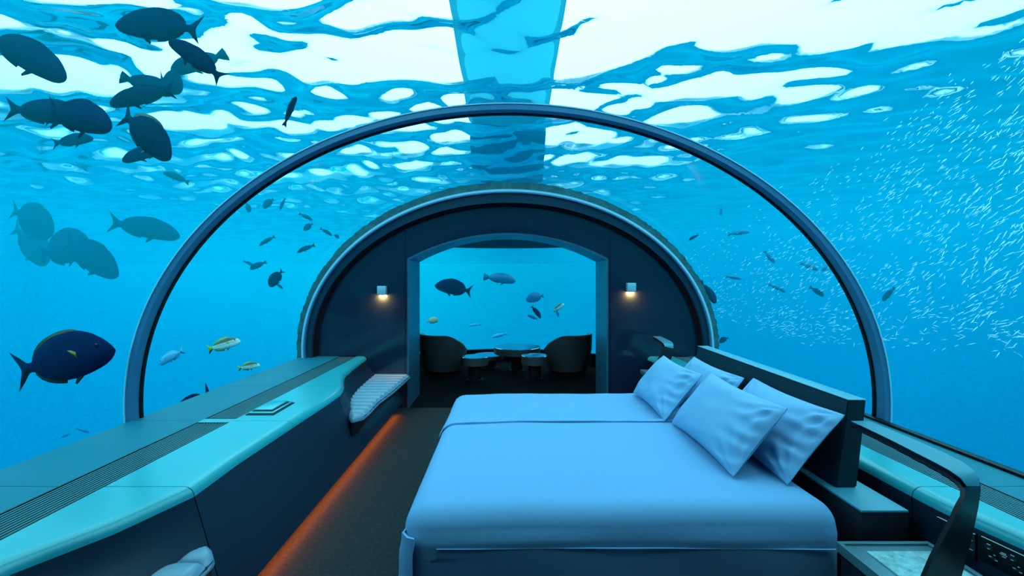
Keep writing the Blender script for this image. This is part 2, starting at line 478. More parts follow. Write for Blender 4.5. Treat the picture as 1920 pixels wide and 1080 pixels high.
# ------------------------------------------------------------------ built-in side cabinets
ZT, RO = 0.68, 0.05
XE_Y = [-1.6, 0.6, 1.2, 1.65, 1.91, 2.23, 2.6, 3.3, 3.85, 4.15, 4.4, 4.65, 4.94, 5.4, 5.97]
XE_X = [1.93, 1.93, 1.92, 1.84, 1.69, 1.585, 1.60, 1.586, 1.57, 1.575, 1.63, 1.73, 1.81, 1.86, 1.90]
def xe_left(y): return float(np.interp(y, XE_Y, XE_X))
def xe_right(y): return float(np.interp(y, [-1.6, 1.5, 1.8, 2.1, 4.6, 5.3, 5.97], [2.20, 2.16, 2.08, 2.03, 2.03, 1.95, 1.88]))
def face_x(xe, z, xb):
    s = smooth(0.60, 0.12, z) if xe - xb > 0.25 else (0.63 - z) / 0.55
    return (xe - RO) * (1 - s) + xb * s
def cabinet(name, s, xe, gx_in, gx_out, xb, label):
    root = empty(name, (s * 2.2, 3.0, 0))
    off = -Vector(root.location)
    tag(root, label, 'cabinet')
    seams = [Y_END + .01, 1.15, 2.23, 3.26, 4.30, 5.965]
    for a, b in zip(seams[:-1], seams[1:]):
        ys = np.linspace(a + .0025, b - .0025, 14)
        rings = []
        for y in ys:
            e = xe(y)
            prof = [(gx_in, ZT - .03), (gx_in, ZT), (e + .02, ZT)]
            for k in range(0, 7):
                t = k / 6 * math.pi / 2
                prof.append((e - RO * math.sin(t), ZT - RO + RO * math.cos(t)))
            prof += [(e - RO + .02, ZT - RO), (gx_in, ZT - RO)]
            rings.append([(s * x, y, z) for x, z in prof])
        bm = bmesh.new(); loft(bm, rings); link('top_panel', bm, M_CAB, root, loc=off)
        # strip between grille and glass
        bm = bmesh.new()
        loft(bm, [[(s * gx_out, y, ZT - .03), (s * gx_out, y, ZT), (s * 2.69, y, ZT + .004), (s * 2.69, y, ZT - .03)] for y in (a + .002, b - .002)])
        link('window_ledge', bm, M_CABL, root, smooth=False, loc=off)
    for a, b in ((seams[0], seams[2]), (seams[2], 4.1), (4.1, seams[5])):
        ys = np.linspace(a + .003, b - .003, 22); rings = []
        for y in ys:
            e = xe(y); zs = np.linspace(ZT - RO - .002, 0.07, 9)
            prof = [(face_x(e, z, xb), z) for z in zs] + [(xb + .03, .07), (e + .02, ZT - RO - .002)]
            rings.append([(s * x, y, z) for x, z in prof])
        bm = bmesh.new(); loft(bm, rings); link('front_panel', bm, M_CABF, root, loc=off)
    boxobj('toe_kick', M_BLACK, (s * (xb + .13), s * 2.6, Y_END + .02, 5.96, 0.0, 0.07), root, bev=0, loc=off)
    boxobj('grille_bed', M_BLACK, (s * gx_in, s * gx_out, Y_END + .02, 5.96, ZT - .045, ZT - .035), root, bev=0, loc=off)
    for a, b in ((Y_END + .03, 1.145), (1.155, 3.22), (3.31, 5.93)):
        bm = bmesh.new(); w = gx_out - gx_in
        for x0, x1 in ((gx_in, gx_in + .008), (gx_out - .008, gx_out)):
            box(bm, s * x0, s * x1, a, b, ZT - .03, ZT + .001)
        box(bm, s * gx_in, s * gx_out, a, a + .008, ZT - .03, ZT + .001); box(bm, s * gx_in, s * gx_out, b - .008, b, ZT - .03, ZT + .001)
        fr = link('grille_frame', bm, M_RAIL, root, smooth=False, loc=off)
        ns = 10; me = None
        for k in range(ns):
            x = gx_in + .008 + (w - .016) * (k + .5) / ns
            if me is None:
                bm = bmesh.new(); box(bm, -.0027, .0027, a + .008, b - .008, ZT - .006, ZT - .001)
                sl = link('grille_slat', bm, M_SLAT, fr, smooth=False); me = sl.data
            else:
                sl = bpy.data.objects.new('grille_slat', me); COL.objects.link(sl); sl.parent = fr
            sl.location = (s * x, 0, 0)
    boxobj('grille_joint', M_CAB, (s * gx_in, s * gx_out, 3.225, 3.305, ZT - .03, ZT), root, bev=0.001, loc=off)
    return root
cab_l = cabinet('side_cabinet', -1, xe_left, 1.975, 2.20, 1.375, 'long low cabinet with cyan top and shade-darkened navy front, under the left-hand curved glass')
cab_r = cabinet('side_cabinet', 1, xe_right, 2.17, 2.36, 2.0, 'long low cabinet behind the headboard, under the right-hand curved glass')
boxobj('glass_rail', M_RAIL, (2.615, 2.665, Y_END + .02, 5.95, ZT, ZT + .02), cab_r, bev=.003, loc=-Vector(cab_r.location))

# flush lid on the left cabinet
lid = tag(empty('socket_lid', (-1.85, 3.56, ZT)), 'square flush lid with black shadow gap on the left cabinet top', 'lid')
for nm, d, m in (('recess', (-.105, .105, -.17, .17, 0.0, .004), M_BLACK), ('frame', (-.10, .088, -.145, .17, .004, .012), M_CAB),
                 ('inner_recess', (-.088, .070, -.115, .16, .012, .0145), M_BLACK), ('cover', (-.085, .052, -.092, .16, .0145, .022), M_CAB)):
    boxobj(nm, m, d, lid, bev=.0008)

# orange strip light under the left cabinet
def strip_light(x, y0, y1, energy, rot):
    ld = bpy.data.lights.new('strip', 'AREA'); ld.shape = 'RECTANGLE'; ld.size = y1 - y0; ld.size_y = 0.03
    ld.color = (1.0, 0.12, 0.008); ld.energy = energy
    lo = bpy.data.objects.new('strip_light_source', ld); COL.objects.link(lo)
    lo.location = (x, (y0 + y1) / 2, 0.058); lo.rotation_euler = rot
    return lo
led = tag(empty('strip_light', (-1.47, 2.2, 0.06)), 'orange strip light glowing on the carpet beneath the left cabinet', 'lamp')
boxobj('light_channel', mat('orange_diffuser', (1, .4, .1), .5, emit=((1.0, .16, .015), 9)), (-.012, .012, -2.7, 3.5, -.004, .008), led, bev=0)
sl = strip_light(-1.385, -.5, 5.65, 26, (0, 0, math.pi / 2))
sl.rotation_euler = Matrix(((0, 1, 0), (1, 0, 0), (0, 0, -1))).to_euler()
# aim: normal (-Z of the light) tipped towards the room
nrm = Vector((0.2, 0, -0.98)).normalized(); xa = Vector((0, 1, 0)); za = -nrm; ya = za.cross(xa)
sl.rotation_euler = Matrix((xa, ya, za)).transposed().to_euler()
sl.parent = led; sl.location = Vector(sl.location) - Vector(led.location)

# ------------------------------------------------------------------ leather wedge benches
def bench(flip, label):
    root = empty('wedge_bench', (-1.5, 5.0 if not flip else 1.3, 0.0))
    tag(root, label, 'bench', 'ribbed leather benches in the left cabinet')
    ys = [4.13, 4.21, 4.35, 4.5, 4.72, 5.15, 5.67, 5.97]
    xl = [-1.42, -1.475, -1.52, -1.58, -1.66, -1.72, -1.75, -1.76]
    xr = [-1.40, -1.335, -1.325, -1.33, -1.335, -1.30, -1.285, -1.28]
    def Y(y): return 6.28 - y if flip else y
    off = -Vector(root.location)
    yy = np.linspace(4.135, 5.965, 24); rings = []
    for y in yy:
        a, b = np.interp(y, ys, xl), np.interp(y, ys, xr); w = b - a
        zb = 0.27 - 0.0 * (y - 4.1)
        rings.append([(a, Y(y), .42), (a + w * .12, Y(y), .34), (a + w * .3, Y(y), zb), (b - w * .35, Y(y), zb), (b - w * .06, Y(y), .35), (b, Y(y), .42)])
    bm = bmesh.new(); loft(bm, rings); link('bench_base', bm, M_DARK, root, loc=off)
    N = 14; e = np.linspace(4.13, 5.965, N + 1)
    for i in range(N):
        y0, y1 = e[i], e[i + 1]
        rings = []
        for j in range(9):
            t = j / 8; y = y0 + (y1 - y0) * t
            h = 0.032 * (1 - (2 * t - 1) ** 2) ** .5
            a, b = np.interp(y, ys, xl) - .004, np.interp(y, ys, xr) + .004; w = b - a
            prof = []
            for k in range(13):
                q = k / 12; ed = min(1, min(q, 1 - q) * w / .035) ** .5 if w > .02 else .3
                prof.append((a + w * q, Y(y), .405 + (.022 + h) * ed))
            prof += [(b - .004, Y(y), .39), (a + .004, Y(y), .39)]
            rings.append(prof)
        bm = bmesh.new(); loft(bm, rings); link('channel_cushion', bm, M_BENCH, root, loc=off)
    return root
bench(False, 'ribbed blue leather wedge bench beside the doorway, below the left sconce')
bench(True, 'ribbed blue leather wedge bench at the near end of the left cabinet, mostly cut off')

# ------------------------------------------------------------------ bed
bed = tag(empty('bed', (0.55, 3.2, 0)), 'wide double bed with blue sheets and a leaning dark headboard', 'bed')
boff = -Vector(bed.location)
from mathutils import noise as mn
def sheet_fn(p):
    q = p.copy()
    n1 = mn.noise(Vector((p.x * 1.3, p.y * 2.6, p.z * 2))) * .010
    n2 = mn.noise(Vector((p.x * 1.2 + 3, p.y * 14, 5))) * .009
    if p.z > .5: q.z += n1 + n2 * smooth(3.3, 3.7, p.y)
    # hem of the turned-down sheet
    if p.z > .5: q.z += .016 * smooth(3.465, 3.43, p.y + .015 * math.sin(p.x * 3))
    if p.y < 2.3 and p.z < .5: q.y += mn.noise(Vector((p.x * 2, 1, p.z * 3))) * .012 - .015 * math.sin((p.z - .1) * 3)
    if p.x < -.2 and p.z < .5: q.x += mn.noise(Vector((1, p.y * 3, p.z * 3))) * .014
    # the mattress edge sags a little at the corners
    q.z -= .02 * smooth(.2, -.45, p.x) * (1 if p.z > .4 else 0)
    return q
bm = bmesh.new(); rbox(bm, -.50, 1.585, 2.12, 4.30, .10, .61, .115, (110, 120, 26), sheet_fn)
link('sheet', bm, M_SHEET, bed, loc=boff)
def flap():
    bm = bmesh.new(); rings = []
    for z in np.linspace(.50, .07, 12):
        t = (.50 - z) / .43
        x0 = -.488 - .022 * smooth(0, .25, t) + .008 * math.sin(t * 5)
        pr = [(x0 + .0, 2.20), (x0 - .012, 2.15), (x0 + .02, 2.105), (x0 + .055 + .015 * t, 2.092 - .012 * math.sin(t * 3.1)), (x0 + .058 + .015 * t, 2.102), (x0 + .025, 2.118), (x0 - .002, 2.155), (x0 + .008, 2.2)]
        rings.append([(x, y, z) for x, y in pr])
    loft(bm, rings); link('corner_fold', bm, M_SHEET, bed, loc=boff)
flap()
bm = bmesh.new(); rings = []
for y in np.linspace(3.40, 4.27, 46):                       # the turned-down top sheet, a layer of its own
    y_ = y
    up_, lo_ = [], []
    for x in np.linspace(-.512, 1.56, 70):
        yy = y_ + (.012 * math.sin(x * 4) if y < 3.42 else 0)
        z = sheet_fn(Vector((x, yy, .61))).z if x > -.385 else sheet_fn(Vector((x, yy, .61))).z - .115 + math.sqrt(max(0, .115 ** 2 - (-.385 - x) ** 2 * .80))
        wv = .006 * mn.noise(Vector((x * 1.5, y * 18, 3))) + .004 * mn.noise(Vector((x * 5, y * 30, 8)))
        up_.append((x, yy, z + .013 + wv)); lo_.append((x, yy, z + .001))
    rings.append(up_ + lo_[::-1])
loft(bm, rings); link('folded_sheet', bm, M_SHEET, bed, loc=boff)
bm = bmesh.new()
for zz in (.452,):
    pts = [(x, 2.088 + mn.noise(Vector((x * 3, 0, 0))) * .002, zz + .003 * math.sin(x * 3)) for x in np.linspace(-.33, 1.53, 50)]
    loft(bm, [[(x, y + .018, z + .0008), (x, y + .010, z), (x, y + .018, z - .0012)] for x, y, z in pts])
link('sheet_seam', bm, M_SHEET, bed, loc=boff)
boxobj('bed_base', M_TRAY, (-.53, 1.56, 2.16, 4.26, .02, .12), bed, bev=.01, loc=boff)
for x in (-.42, 1.46):
    for y in (2.3, 4.1):
        boxobj('leg', M_DARK, (x - .03, x + .03, y - .03, y + .03, 0, .03), bed, bev=.003, loc=boff)
bm = bmesh.new()
hb = [(1.72, .602), (1.835, .602), (1.885, 1.06), (1.79, 1.06)]
loft(bm, [[(x, y, z) for x, z in hb] for y in (2.39, 4.29)])
bmesh.ops.bevel(bm, geom=list(bm.edges), offset=.006, segments=2, affect='EDGES')
link('headboard', bm, M_HEAD, bed, loc=boff)
boxobj('headboard_lit_top', M_LITTOP, (1.788, 1.887, 2.388, 4.292, 1.06, 1.064), bed, bev=.001, loc=boff)  # thin light cap painting the lit top edge of the headboard
boxobj('headboard_ledge', M_DARK, (1.68, 1.90, 2.16, 4.62, .0, .588), bed, bev=.003, loc=boff)
boxobj('ledge_lit_top', M_LITTOP, (1.678, 1.902, 2.158, 4.62, .588, .60), bed, bev=.003, loc=boff)  # lighter plate painting the lit top of the dark ledge

# pillows: lying against the headboard
def pillow(y0, y1, xb, zb, xt, zt, thick, label, seed, sag=0.0):
    ctr = Vector(((xb + xt) / 2, (y0 + y1) / 2, (zb + zt) / 2))
    up = Vector((xt - xb, 0, zt - zb)); H = up.length; up.normalize()
    al = Vector((0, 1, 0)); nr = up.cross(al).normalized()
    if nr.x > 0: nr = -nr
    W = y1 - y0; N, Mv = 84, 56
    def P(u, v, side):
        # u,v in -1..1
        eu, ev = 1 - abs(u) ** 2.4, 1 - abs(v) ** 2.4
        pin = 1 - .055 * (1 - abs(v) ** 2) * abs(u) ** 3
        pinv = 1 - .10 * (1 - abs(u) ** 2) * abs(v) ** 3
        rd = 1 - .03 * (abs(u) * abs(v)) ** 6
        x, y = u * W / 2 * pin * rd, v * H / 2 * pinv * rd
        body = (max(0, eu) ** .62) * (max(0, ev) ** .62)
        th = thick / 2 * body
        cr = abs(u) ** 1.5 * abs(v) ** 1.0
        wr = 0
        for s1 in (-1, 1):
            for s2 in (-1, 1):
                du, dv = u - s1, (v - s2) * H / W
                r = math.hypot(du, dv); ang = math.atan2(dv, du)
                amp = (1.0 if s1 < 0 else .35)
                wr += amp * math.exp(-((r - .30) / .24) ** 2) * math.sin(ang * 13 + seed * 1.7 + s1 * 2 + 1.2 * mn.noise(Vector((u * 1.5, v * 1.5, seed))))
        wr += 1.1 * math.exp(-((u + 1) / .42) ** 2) * math.sin(v * 17 + u * 5 + 2 * mn.noise(Vector((u * 3, v * 2, seed + 4))))
        wr *= .0075 * min(1, body * 2.5)
        big = mn.noise(Vector((u * 1.8 + seed, v * 2.0, side))) * .018 * body
        z = side * (th + (wr + big if side > 0 else 0))
        fall = sag * (u * u) * 0
        return ctr + al * x + up * (y - .018 * (1 - v) * abs(u) ** 2 * 0) + nr * z
    bm = bmesh.new(); g = {}
    for side in (1, -1):
        for i in range(N + 1):
            for j in range(Mv + 1):
                edge = i in (0, N) or j in (0, Mv)
                k = (i, j, 0 if edge else side)
                if k not in g: g[k] = bm.verts.new(P(-1 + 2 * i / N, -1 + 2 * j / Mv, side))
        for i in range(N):
            for j in range(Mv):
                q = []
                for a, b in ((i, j), (i + 1, j), (i + 1, j + 1), (i, j + 1)):
                    e = a in (0, N) or b in (0, Mv)
                    q.append(g[(a, b, 0 if e else side)])
                bm.faces.new(q)
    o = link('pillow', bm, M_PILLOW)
    # piping seam along the near end as a child
    bm = bmesh.new(); rings = []
    for j in range(Mv + 1):
        v = -1 + 2 * j / Mv
        c = P(-1, v, 1)
        rings.append([c + al * -.003, c + nr * .004, c + al * .003, c - nr * .004])
    loft(bm, rings); link('piping', bm, M_PILLOW, o)
    return tag(o, label, 'pillow', 'blue pillows on the bed')
pillow(2.34, 3.24, 1.44, .63, 1.745, 1.00, .17, 'blue pillow leaning on the headboard behind the big front pillow, nearest the bedside table', 4)
pillow(3.28, 4.20, 1.46, .63, 1.715, .985, .16, 'blue pillow against the far end of the headboard, only its top showing', 2)
pillow(2.42, 3.36, 1.20, .635, 1.50, 1.01, .20, 'large blue pillow in front, nearest to us, with creased corner pointing at the sheet', 1)
pillow(3.37, 4.24, 1.16, .635, 1.45, .99, .18, 'blue pillow in front at the far side of the bed, nearest the doorway wall', 3)

# ------------------------------------------------------------------ bedside tables
def bedside(x0, x1, y0, y1, z, label):
    root = tag(empty('bedside_table', ((x0 + x1) / 2, (y0 + y1) / 2, 0)), label, 'table'); off = -Vector(root.location)
    boxobj('body', M_DARK, (x0 + .012, x1 - .012, y0 + .012, y1 - .012, 0, z - .045), root, bev=.003, loc=off)
    boxobj('drawer_front', M_DARK, (x0 + .002, x0 + .012, y0 + .03, y1 - .03, .12, z - .06), root, bev=.002, loc=off)
    bm = bmesh.new()                                            # tray with a raised rim
    for d in ((x0, x1, y0, y0 + .02), (x0, x1, y1 - .02, y1), (x0, x0 + .02, y0 + .02, y1 - .02), (x1 - .02, x1, y0 + .02, y1 - .02)):
        box(bm, *d, z - .045, z, bev=.002)
    box(bm, x0 + .02, x1 - .02, y0 + .02, y1 - .02, z - .045, z - .010)
    link('tray_top', bm, M_TRAY, root, smooth=False, loc=off)
    boxobj('stone_inset', M_STONE, (x0 + .085, x1 - .035, y0 + .05, y1 - .07, z - .010, z - .004), root, bev=.001, loc=off)
    return root
bedside(1.50, 1.92, 1.22, 2.08, .50, 'bedside table with mottled stone top, beside the near corner of the bed')
bedside(1.60, 1.86, 4.72, 5.50, .60, 'dark bedside table behind the pillows, at the far wall')

def band_lamp(dx, dy, zend, label):
    """leather band: a flat arm running towards us, twisting as it bends down into a widening leg"""
    root = tag(empty('arched_band_lamp', (1.6 + dx, 1.66 + dy, zend)), label, 'lamp'); off = Vector((dx, dy, 0)) - Vector(root.location)
    #        y     z     x_in   x_out  dy_out
    path = [(2.34, .950, 1.760, 1.862, 0), (2.20, .950, 1.748, 1.858, 0), (2.05, .950, 1.732, 1.850, 0), (1.92, .950, 1.712, 1.840, .0), (1.82, .949, 1.700, 1.822, .01),
            (1.75, .946, 1.692, 1.795, .03), (1.70, .938, 1.686, 1.765, .05), (1.672, .922, 1.680, 1.738, .07), (1.66, .900, 1.668, 1.722, .08),
            (1.655, .870, 1.645, 1.712, .08), (1.655, .81, 1.617, 1.700, .07), (1.66, .74, 1.585, 1.690, .06), (1.665, .673, 1.556, 1.678, .05), (1.67, .60, 1.530, 1.664, .04), (1.68, .503, 1.512, 1.650, .03)]
    bm = bmesh.new(); rings = []
    for y, z, a, b, d in path:
        if z < zend: z = zend + .003
        k = (y + d) / y
        rings.append([(a, y, z), ((a + b * k) / 2, y + d / 2, z - (k - 1) * (EYE - z) / 2), (b * k, y + d, max(zend, z - (k - 1) * (EYE - z)))])
    sheet(bm, rings)
    bmesh.ops.recalc_face_normals(bm, faces=bm.faces)
    bmesh.ops.solidify(bm, geom=bm.faces[:], thickness=.014)
    o = link('band', bm, M_LAMP, root, loc=off)
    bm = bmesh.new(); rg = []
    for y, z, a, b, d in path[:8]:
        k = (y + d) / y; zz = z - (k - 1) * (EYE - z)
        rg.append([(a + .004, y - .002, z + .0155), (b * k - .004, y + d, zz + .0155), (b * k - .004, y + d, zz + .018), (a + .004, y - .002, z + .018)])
    loft(bm, rg); link('arm_lit_top', bm, M_LAMPTOP, root, loc=off)  # thin strip whose lighter colour paints light on the arm's upper side
    boxobj('light_panel', M_CHROME, (1.768, 1.838, 2.05, 2.325, .930, .936), root, bev=.001, loc=off)
    return root
band_lamp(0, 0, .505, 'dark leather band lamp arching over the stone-topped bedside table')
band_lamp(.07, 3.42, .605, 'dark band lamp by the far wall, behind the pillows')

# control panel on the right cabinet face
cp = tag(empty('control_panel', (2.004, 1.93, .565)), 'black switch and socket panel with white marks on the right cabinet front', 'switch panel')
cp.rotation_euler = (0, 0, math.radians(10))
boxobj('back_plate', M_BLACK, (-.008, .02, -.60, 0, -.055, .048), cp, bev=.002)
boxobj('plate_edge', M_KEY, (-.010, -.006, -.60, -.01, .0475, .049), cp, bev=0)
boxobj('socket_frame', M_DARK, (-.010, .02, .012, .16, -.075, .045), cp, bev=.004)
boxobj('socket_trim', M_KEY, (-.0115, -.008, .012, .16, .043, .0445), cp, bev=0)
boxobj('socket_bar', M_KEY, (-.0115, -.008, .02, .10, .010, .0115), cp, bev=0)
boxobj('socket_bar', M_KEY, (-.0115, -.008, .02, .10, -.030, -.0285), cp, bev=0)
boxobj('card_glass', M_CHROME, (-.013, -.010, .052, .075, -.032, .018), cp, bev=0)
for k in range(5):
    y = -.035 - k * .078
    for dy, dz, w in ((0, .028, .012), (0, .010, .009), (-.020, -.006, .006), (-.006, -.018, .009), (-.026, -.024, .009), (-.050, .014, .024), (-.050, .020, .016), (-.052, .006, .012)):
        boxobj('key_legend', M_KEY, (-.0100, -.0075, y + dy - w / 2, y + dy + w / 2, dz - .0014, dz + .0014), cp, bev=0)
    for dy, dz in ((0, .019), (-.013, -.020), (-.05, .013)):
        boxobj('switch_key', M_DARK, (-.0095, -.007, y + dy - .014, y + dy + .014, dz - .011, dz + .004), cp, bev=.001)

# ------------------------------------------------------------------ wall sconces
def sconce(x, z, label):
    root = tag(empty('wall_sconce', (x, Y_WALL, z)), label, 'lamp', 'wall sconces beside the doorway')
    boxobj('shade', M_CHROME, (-.056, .056, -.075, 0, -.056, .056), root, bev=.002)
    boxobj('shade_bottom', M_DARK, (-.056, .056, -.074, -.001, -.062, -.056), root, bev=0)
    boxobj('diffuser', M_GLOW, (-.035, .035, -.055, -.015, -.065, -.062), root, bev=0)
    ld = bpy.data.lights.new('sconce_bulb', 'AREA'); ld.shape = 'RECTANGLE'; ld.size = .08; ld.size_y = .03; ld.energy = 14; ld.color = (1, .26, .04)
    lo = bpy.data.objects.new('bulb', ld); COL.objects.link(lo); lo.parent = root; lo.location = (0, -.035, -.075); lo.rotation_euler = (math.radians(58), 0, 0)
    return root
sconce(-1.64, 1.545, 'square blue-grey wall sconce with warm downlight, left of the doorway')
sconce(1.61, 1.585, 'square blue-grey wall sconce with warm downlight, right of the doorway')

# ------------------------------------------------------------------ far room furniture
def tub_chair(cx, cy, face, label):
    root = tag(empty('tub_chair', (cx, cy, 0), face), label, 'chair', 'tub chairs in the far room')
    # faces local +x
    bm = bmesh.new(); rings = []
    for i in range(49):
        a = math.radians(62 + (360 - 124) * i / 48)
        k = (1 - math.cos(a)) / 2                                   # 1 at the back
        h = .50 + .20 * smooth(.25, .85, k)
        edge = smooth(0, 5, min(i, 48 - i)); h = h - .07 * (1 - edge)
        ring_ = []
        for r, z in ((.36, .05), (.40, .2), (.445, .42), (.455, h - .02), (.44, h), (.40, h), (.375, h - .02), (.35, .40), (.33, .2), (.30, .05)):
            ring_.append((r * math.cos(a), r * math.sin(a), z))
        rings.append(ring_)
    loft(bm, rings); link('back_shell', bm, M_CHAIR, root)
    bm = bmesh.new(); lathe(bm, [(.30, .30), (.345, .32), (.352, .38), (.33, .425), (.2, .44), (.02, .445)], .02, 0, 40); link('seat_cushion', bm, M_CHAIR, root)
    bm = bmesh.new(); lathe(bm, [(.33, .0), (.33, .05), (.29, .06), (.29, .30)], 0, 0, 40); link('plinth', bm, M_BLACK, root)
    return root
tub_chair(-1.17, 8.35, math.radians(50), 'dark tub chair with curved back, left of the round tables')
tub_chair(1.09, 8.35, math.radians(130), 'dark tub chair with curved back, right of the round tables')
def drum(cx, cy, r, z, th, label, ped=.5):
    root = tag(empty('drum_table', (cx, cy, 0)), label, 'table', 'drum tables in the far room')
    bm = bmesh.new(); lathe(bm, [(r * .96, z - th), (r, z - th + .01), (r, z - .012)], n=56); link('drum_body', bm, M_CHAIR, root)
    bm = bmesh.new(); lathe(bm, [(r, z - .012), (r, z - .004), (r - .005, z)], n=56); link('table_top', bm, M_TTOP, root)
    bm = bmesh.new(); lathe(bm, [(r * ped * 1.3, 0), (r * ped * 1.3, .02), (r * ped, .03), (r * ped, z - th)], n=40); link('pedestal', bm, M_BLACK, root)
    return root
drum(.17, 8.36, .425, .45, .13, 'largest round drum table, centre of the far room window', ped=.25)
drum(-.55, 7.60, .225, .40, .14, 'small drum table in front of the left tub chair')
drum(.45, 7.66, .22, .41, .15, 'small drum table in front of the right tub chair')
drum(-.36, 8.62, .28, .26, .08, 'low drum table tucked behind, left of the largest one')

# ------------------------------------------------------------------ fish
KIND = {  # half-height above / below, thickness, dorsal height, tail spread, tail type, body length share
    'surgeon': dict(up=.205, lo=.185, th=.075, dor=.028, tail=.19, tt='lunate', nose=1.35),
    'tang':    dict(up=.245, lo=.215, th=.08, dor=.03, tail=.20, tt='lunate', nose=1.45),
    'deep':    dict(up=.26, lo=.24, th=.09, dor=.03, tail=.17, tt='lunate', nose=1.1),
    'long':    dict(up=.140, lo=.135, th=.08, dor=.022, tail=.15, tt='lunate', nose=1.1),
    'parrot':  dict(up=.150, lo=.155, th=.09, dor=.018, tail=.12, tt='fan', nose=.95),
    'snapper': dict(up=.165, lo=.14, th=.07, dor=.05, tail=.15, tt='fork', nose=1.0),
    'slim':    dict(up=.115, lo=.105, th=.07, dor=.02, tail=.11, tt='fork', nose=1.0),
}
MATS = {'navy': (M_NAVY, M_NAVYF, M_NAVYF), 'olive': (M_NAVY, M_NAVYF, M_OLIVE), 'blue': (M_BLUE, M_BLUE, M_BLUE), 'pale': (M_PALE, M_PALE, M_PALE),
        'snap': (M_SNAP, M_YEL, M_YEL), 'peach': (M_PEACH, M_PEACH, M_PEACH)}
CACHE = {}
def flat_fin(pts, th=.007, y=0.0):
    """a closed fin outline in the fish's xz plane, thin solid, thicker at its middle"""
    bm = bmesh.new()
    cx = sum(p[0] for p in pts) / len(pts); cz = sum(p[1] for p in pts) / len(pts)
    for s in (1, -1):
        pass
    rim = [bm.verts.new((x, y, z)) for x, z in pts]
    a = bm.verts.new((cx, y + th, cz)); b = bm.verts.new((cx, y - th, cz))
    n = len(rim)
    for i in range(n):
        j = (i + 1) % n
        bm.faces.new((rim[i], rim[j], a)); bm.faces.new((rim[j], rim[i], b))
    return bm
def fish_parts(kind, detail):
    key = (kind, detail)
    if key in CACHE: return CACHE[key]
    k = KIND[kind]; out = []
    xs = [.5, .492, .475, .44, .39, .32, .22, .10, -.02, -.12, -.20, -.26, -.31, -.34]
    def prof(x):
        t = (.5 - x) / .84
        a_, b_ = .40 * k['nose'] + .10, .66
        tm = a_ / (a_ + b_)
        return (max(0, t) ** a_) * (max(0, 1 - t) ** b_) / (tm ** a_ * (1 - tm) ** b_)
    pk = .047
    bm = bmesh.new(); rings = []; nn = 16
    for x in xs:
        f = max(.05, prof(x))
        u, lo_, t_ = k['up'] * f, k['lo'] * f, k['th'] * min(1, f * 1.05)
        if x < -.22:
            q = smooth(-.22, -.34, x); u = u * (1 - q) + pk * q; lo_ = lo_ * (1 - q) + pk * q; t_ = t_ * (1 - q) + .014 * q
        zc = -.045 * smooth(.22, .52, x)
        ring_ = []
        for i in range(nn):
            a = 2 * math.pi * i / nn; s, c = math.sin(a), math.cos(a)
            ring_.append((x, t_ * c * (abs(c) ** .15), zc + (u if s > 0 else lo_) * s))
        rings.append(ring_)
    loft(bm, rings)
    def mk(name, bm):
        bmesh.ops.recalc_face_normals(bm, faces=bm.faces)
        me = bpy.data.meshes.new(name); bm.to_mesh(me); bm.free()
        me.polygons.foreach_set('use_smooth', [True] * len(me.polygons)); return me
    out.append(('body', mk('fish', bm), 0))
    T = k['tail']
    if k['tt'] == 'lunate': pts = [(-.31, .035), (-.36, .055), (-.42, T * .6), (-.50, T), (-.455, T * .55), (-.425, 0), (-.45, -T * .6), (-.50, -T * 1.0), (-.42, -T * .62), (-.36, -.055), (-.31, -.035)]
    elif k['tt'] == 'fan': pts = [(-.31, .035), (-.38, .075), (-.48, T), (-.495, T * .4), (-.49, 0), (-.495, -T * .4), (-.48, -T), (-.38, -.075), (-.31, -.035)]
    else: pts = [(-.31, .03), (-.38, .07), (-.5, T), (-.475, T * .5), (-.455, 0), (-.475, -T * .5), (-.5, -T), (-.38, -.07), (-.31, -.03)]
    out.append(('tail_fin', mk('tail_fin', flat_fin(pts)), 1))
    top, bot = [], []
    for x in np.linspace(.22, -.29, 12):
        f = prof(x); q = smooth(-.22, -.34, x)
        u = k['up'] * f * (1 - q) + pk * q; lo_ = k['lo'] * f * (1 - q) + pk * q
        top.append((x, u)); bot.append((x, lo_))
    pts = [(x, u - .012) for x, u in top] + [(x - .012, u + k['dor'] * (0.55 + .45 * math.sin((.25 - x) * 4.5)) * smooth(.24, .14, x) * (1 if x > -.25 else .5)) for x, u in top[::-1]]
    out.append(('dorsal_fin', mk('dorsal_fin', flat_fin(pts, .006)), 2))
    b2 = bot[5:]
    pts = [(x, -u + .012) for x, u in b2] + [(x - .012, -u - k['dor'] * (.9 if x > -.25 else .5)) for x, u in b2[::-1]]
    out.append(('anal_fin', mk('anal_fin', flat_fin(pts, .006)), 2))
    z0 = -k['lo'] * .93
    out.append(('pelvic_fin', mk('pelvic_fin', flat_fin([(.20, z0 + .03), (.10, z0 + .03), (.045, z0 - .055), (.06, z0 - .07), (.12, z0 - .03)], .012)), 2))
    if detail:
        for s in (1, -1):
            y = s * k['th'] * .93
            bm = flat_fin([(.215, .0), (.20, .028), (.165, .055), (.135, .062), (.16, .02), (.19, -.03), (.205, -.03)], .004)
            for v in bm.verts: v.co.y += y + s * (.2 - v.co.x) * .25
            out.append(('pectoral_fin', mk('pectoral_fin', bm), 4))
            bm = bmesh.new(); bmesh.ops.create_uvsphere(bm, u_segments=10, v_segments=8, radius=.017)
            for v in bm.verts: v.co = Vector((v.co.x + .385, v.co.y * .6 + s * k['th'] * .70, v.co.z + .045))
            out.append(('eye', mk('eye', bm), 3))
    CACHE[key] = out
    return out
FISH_MESH = {}
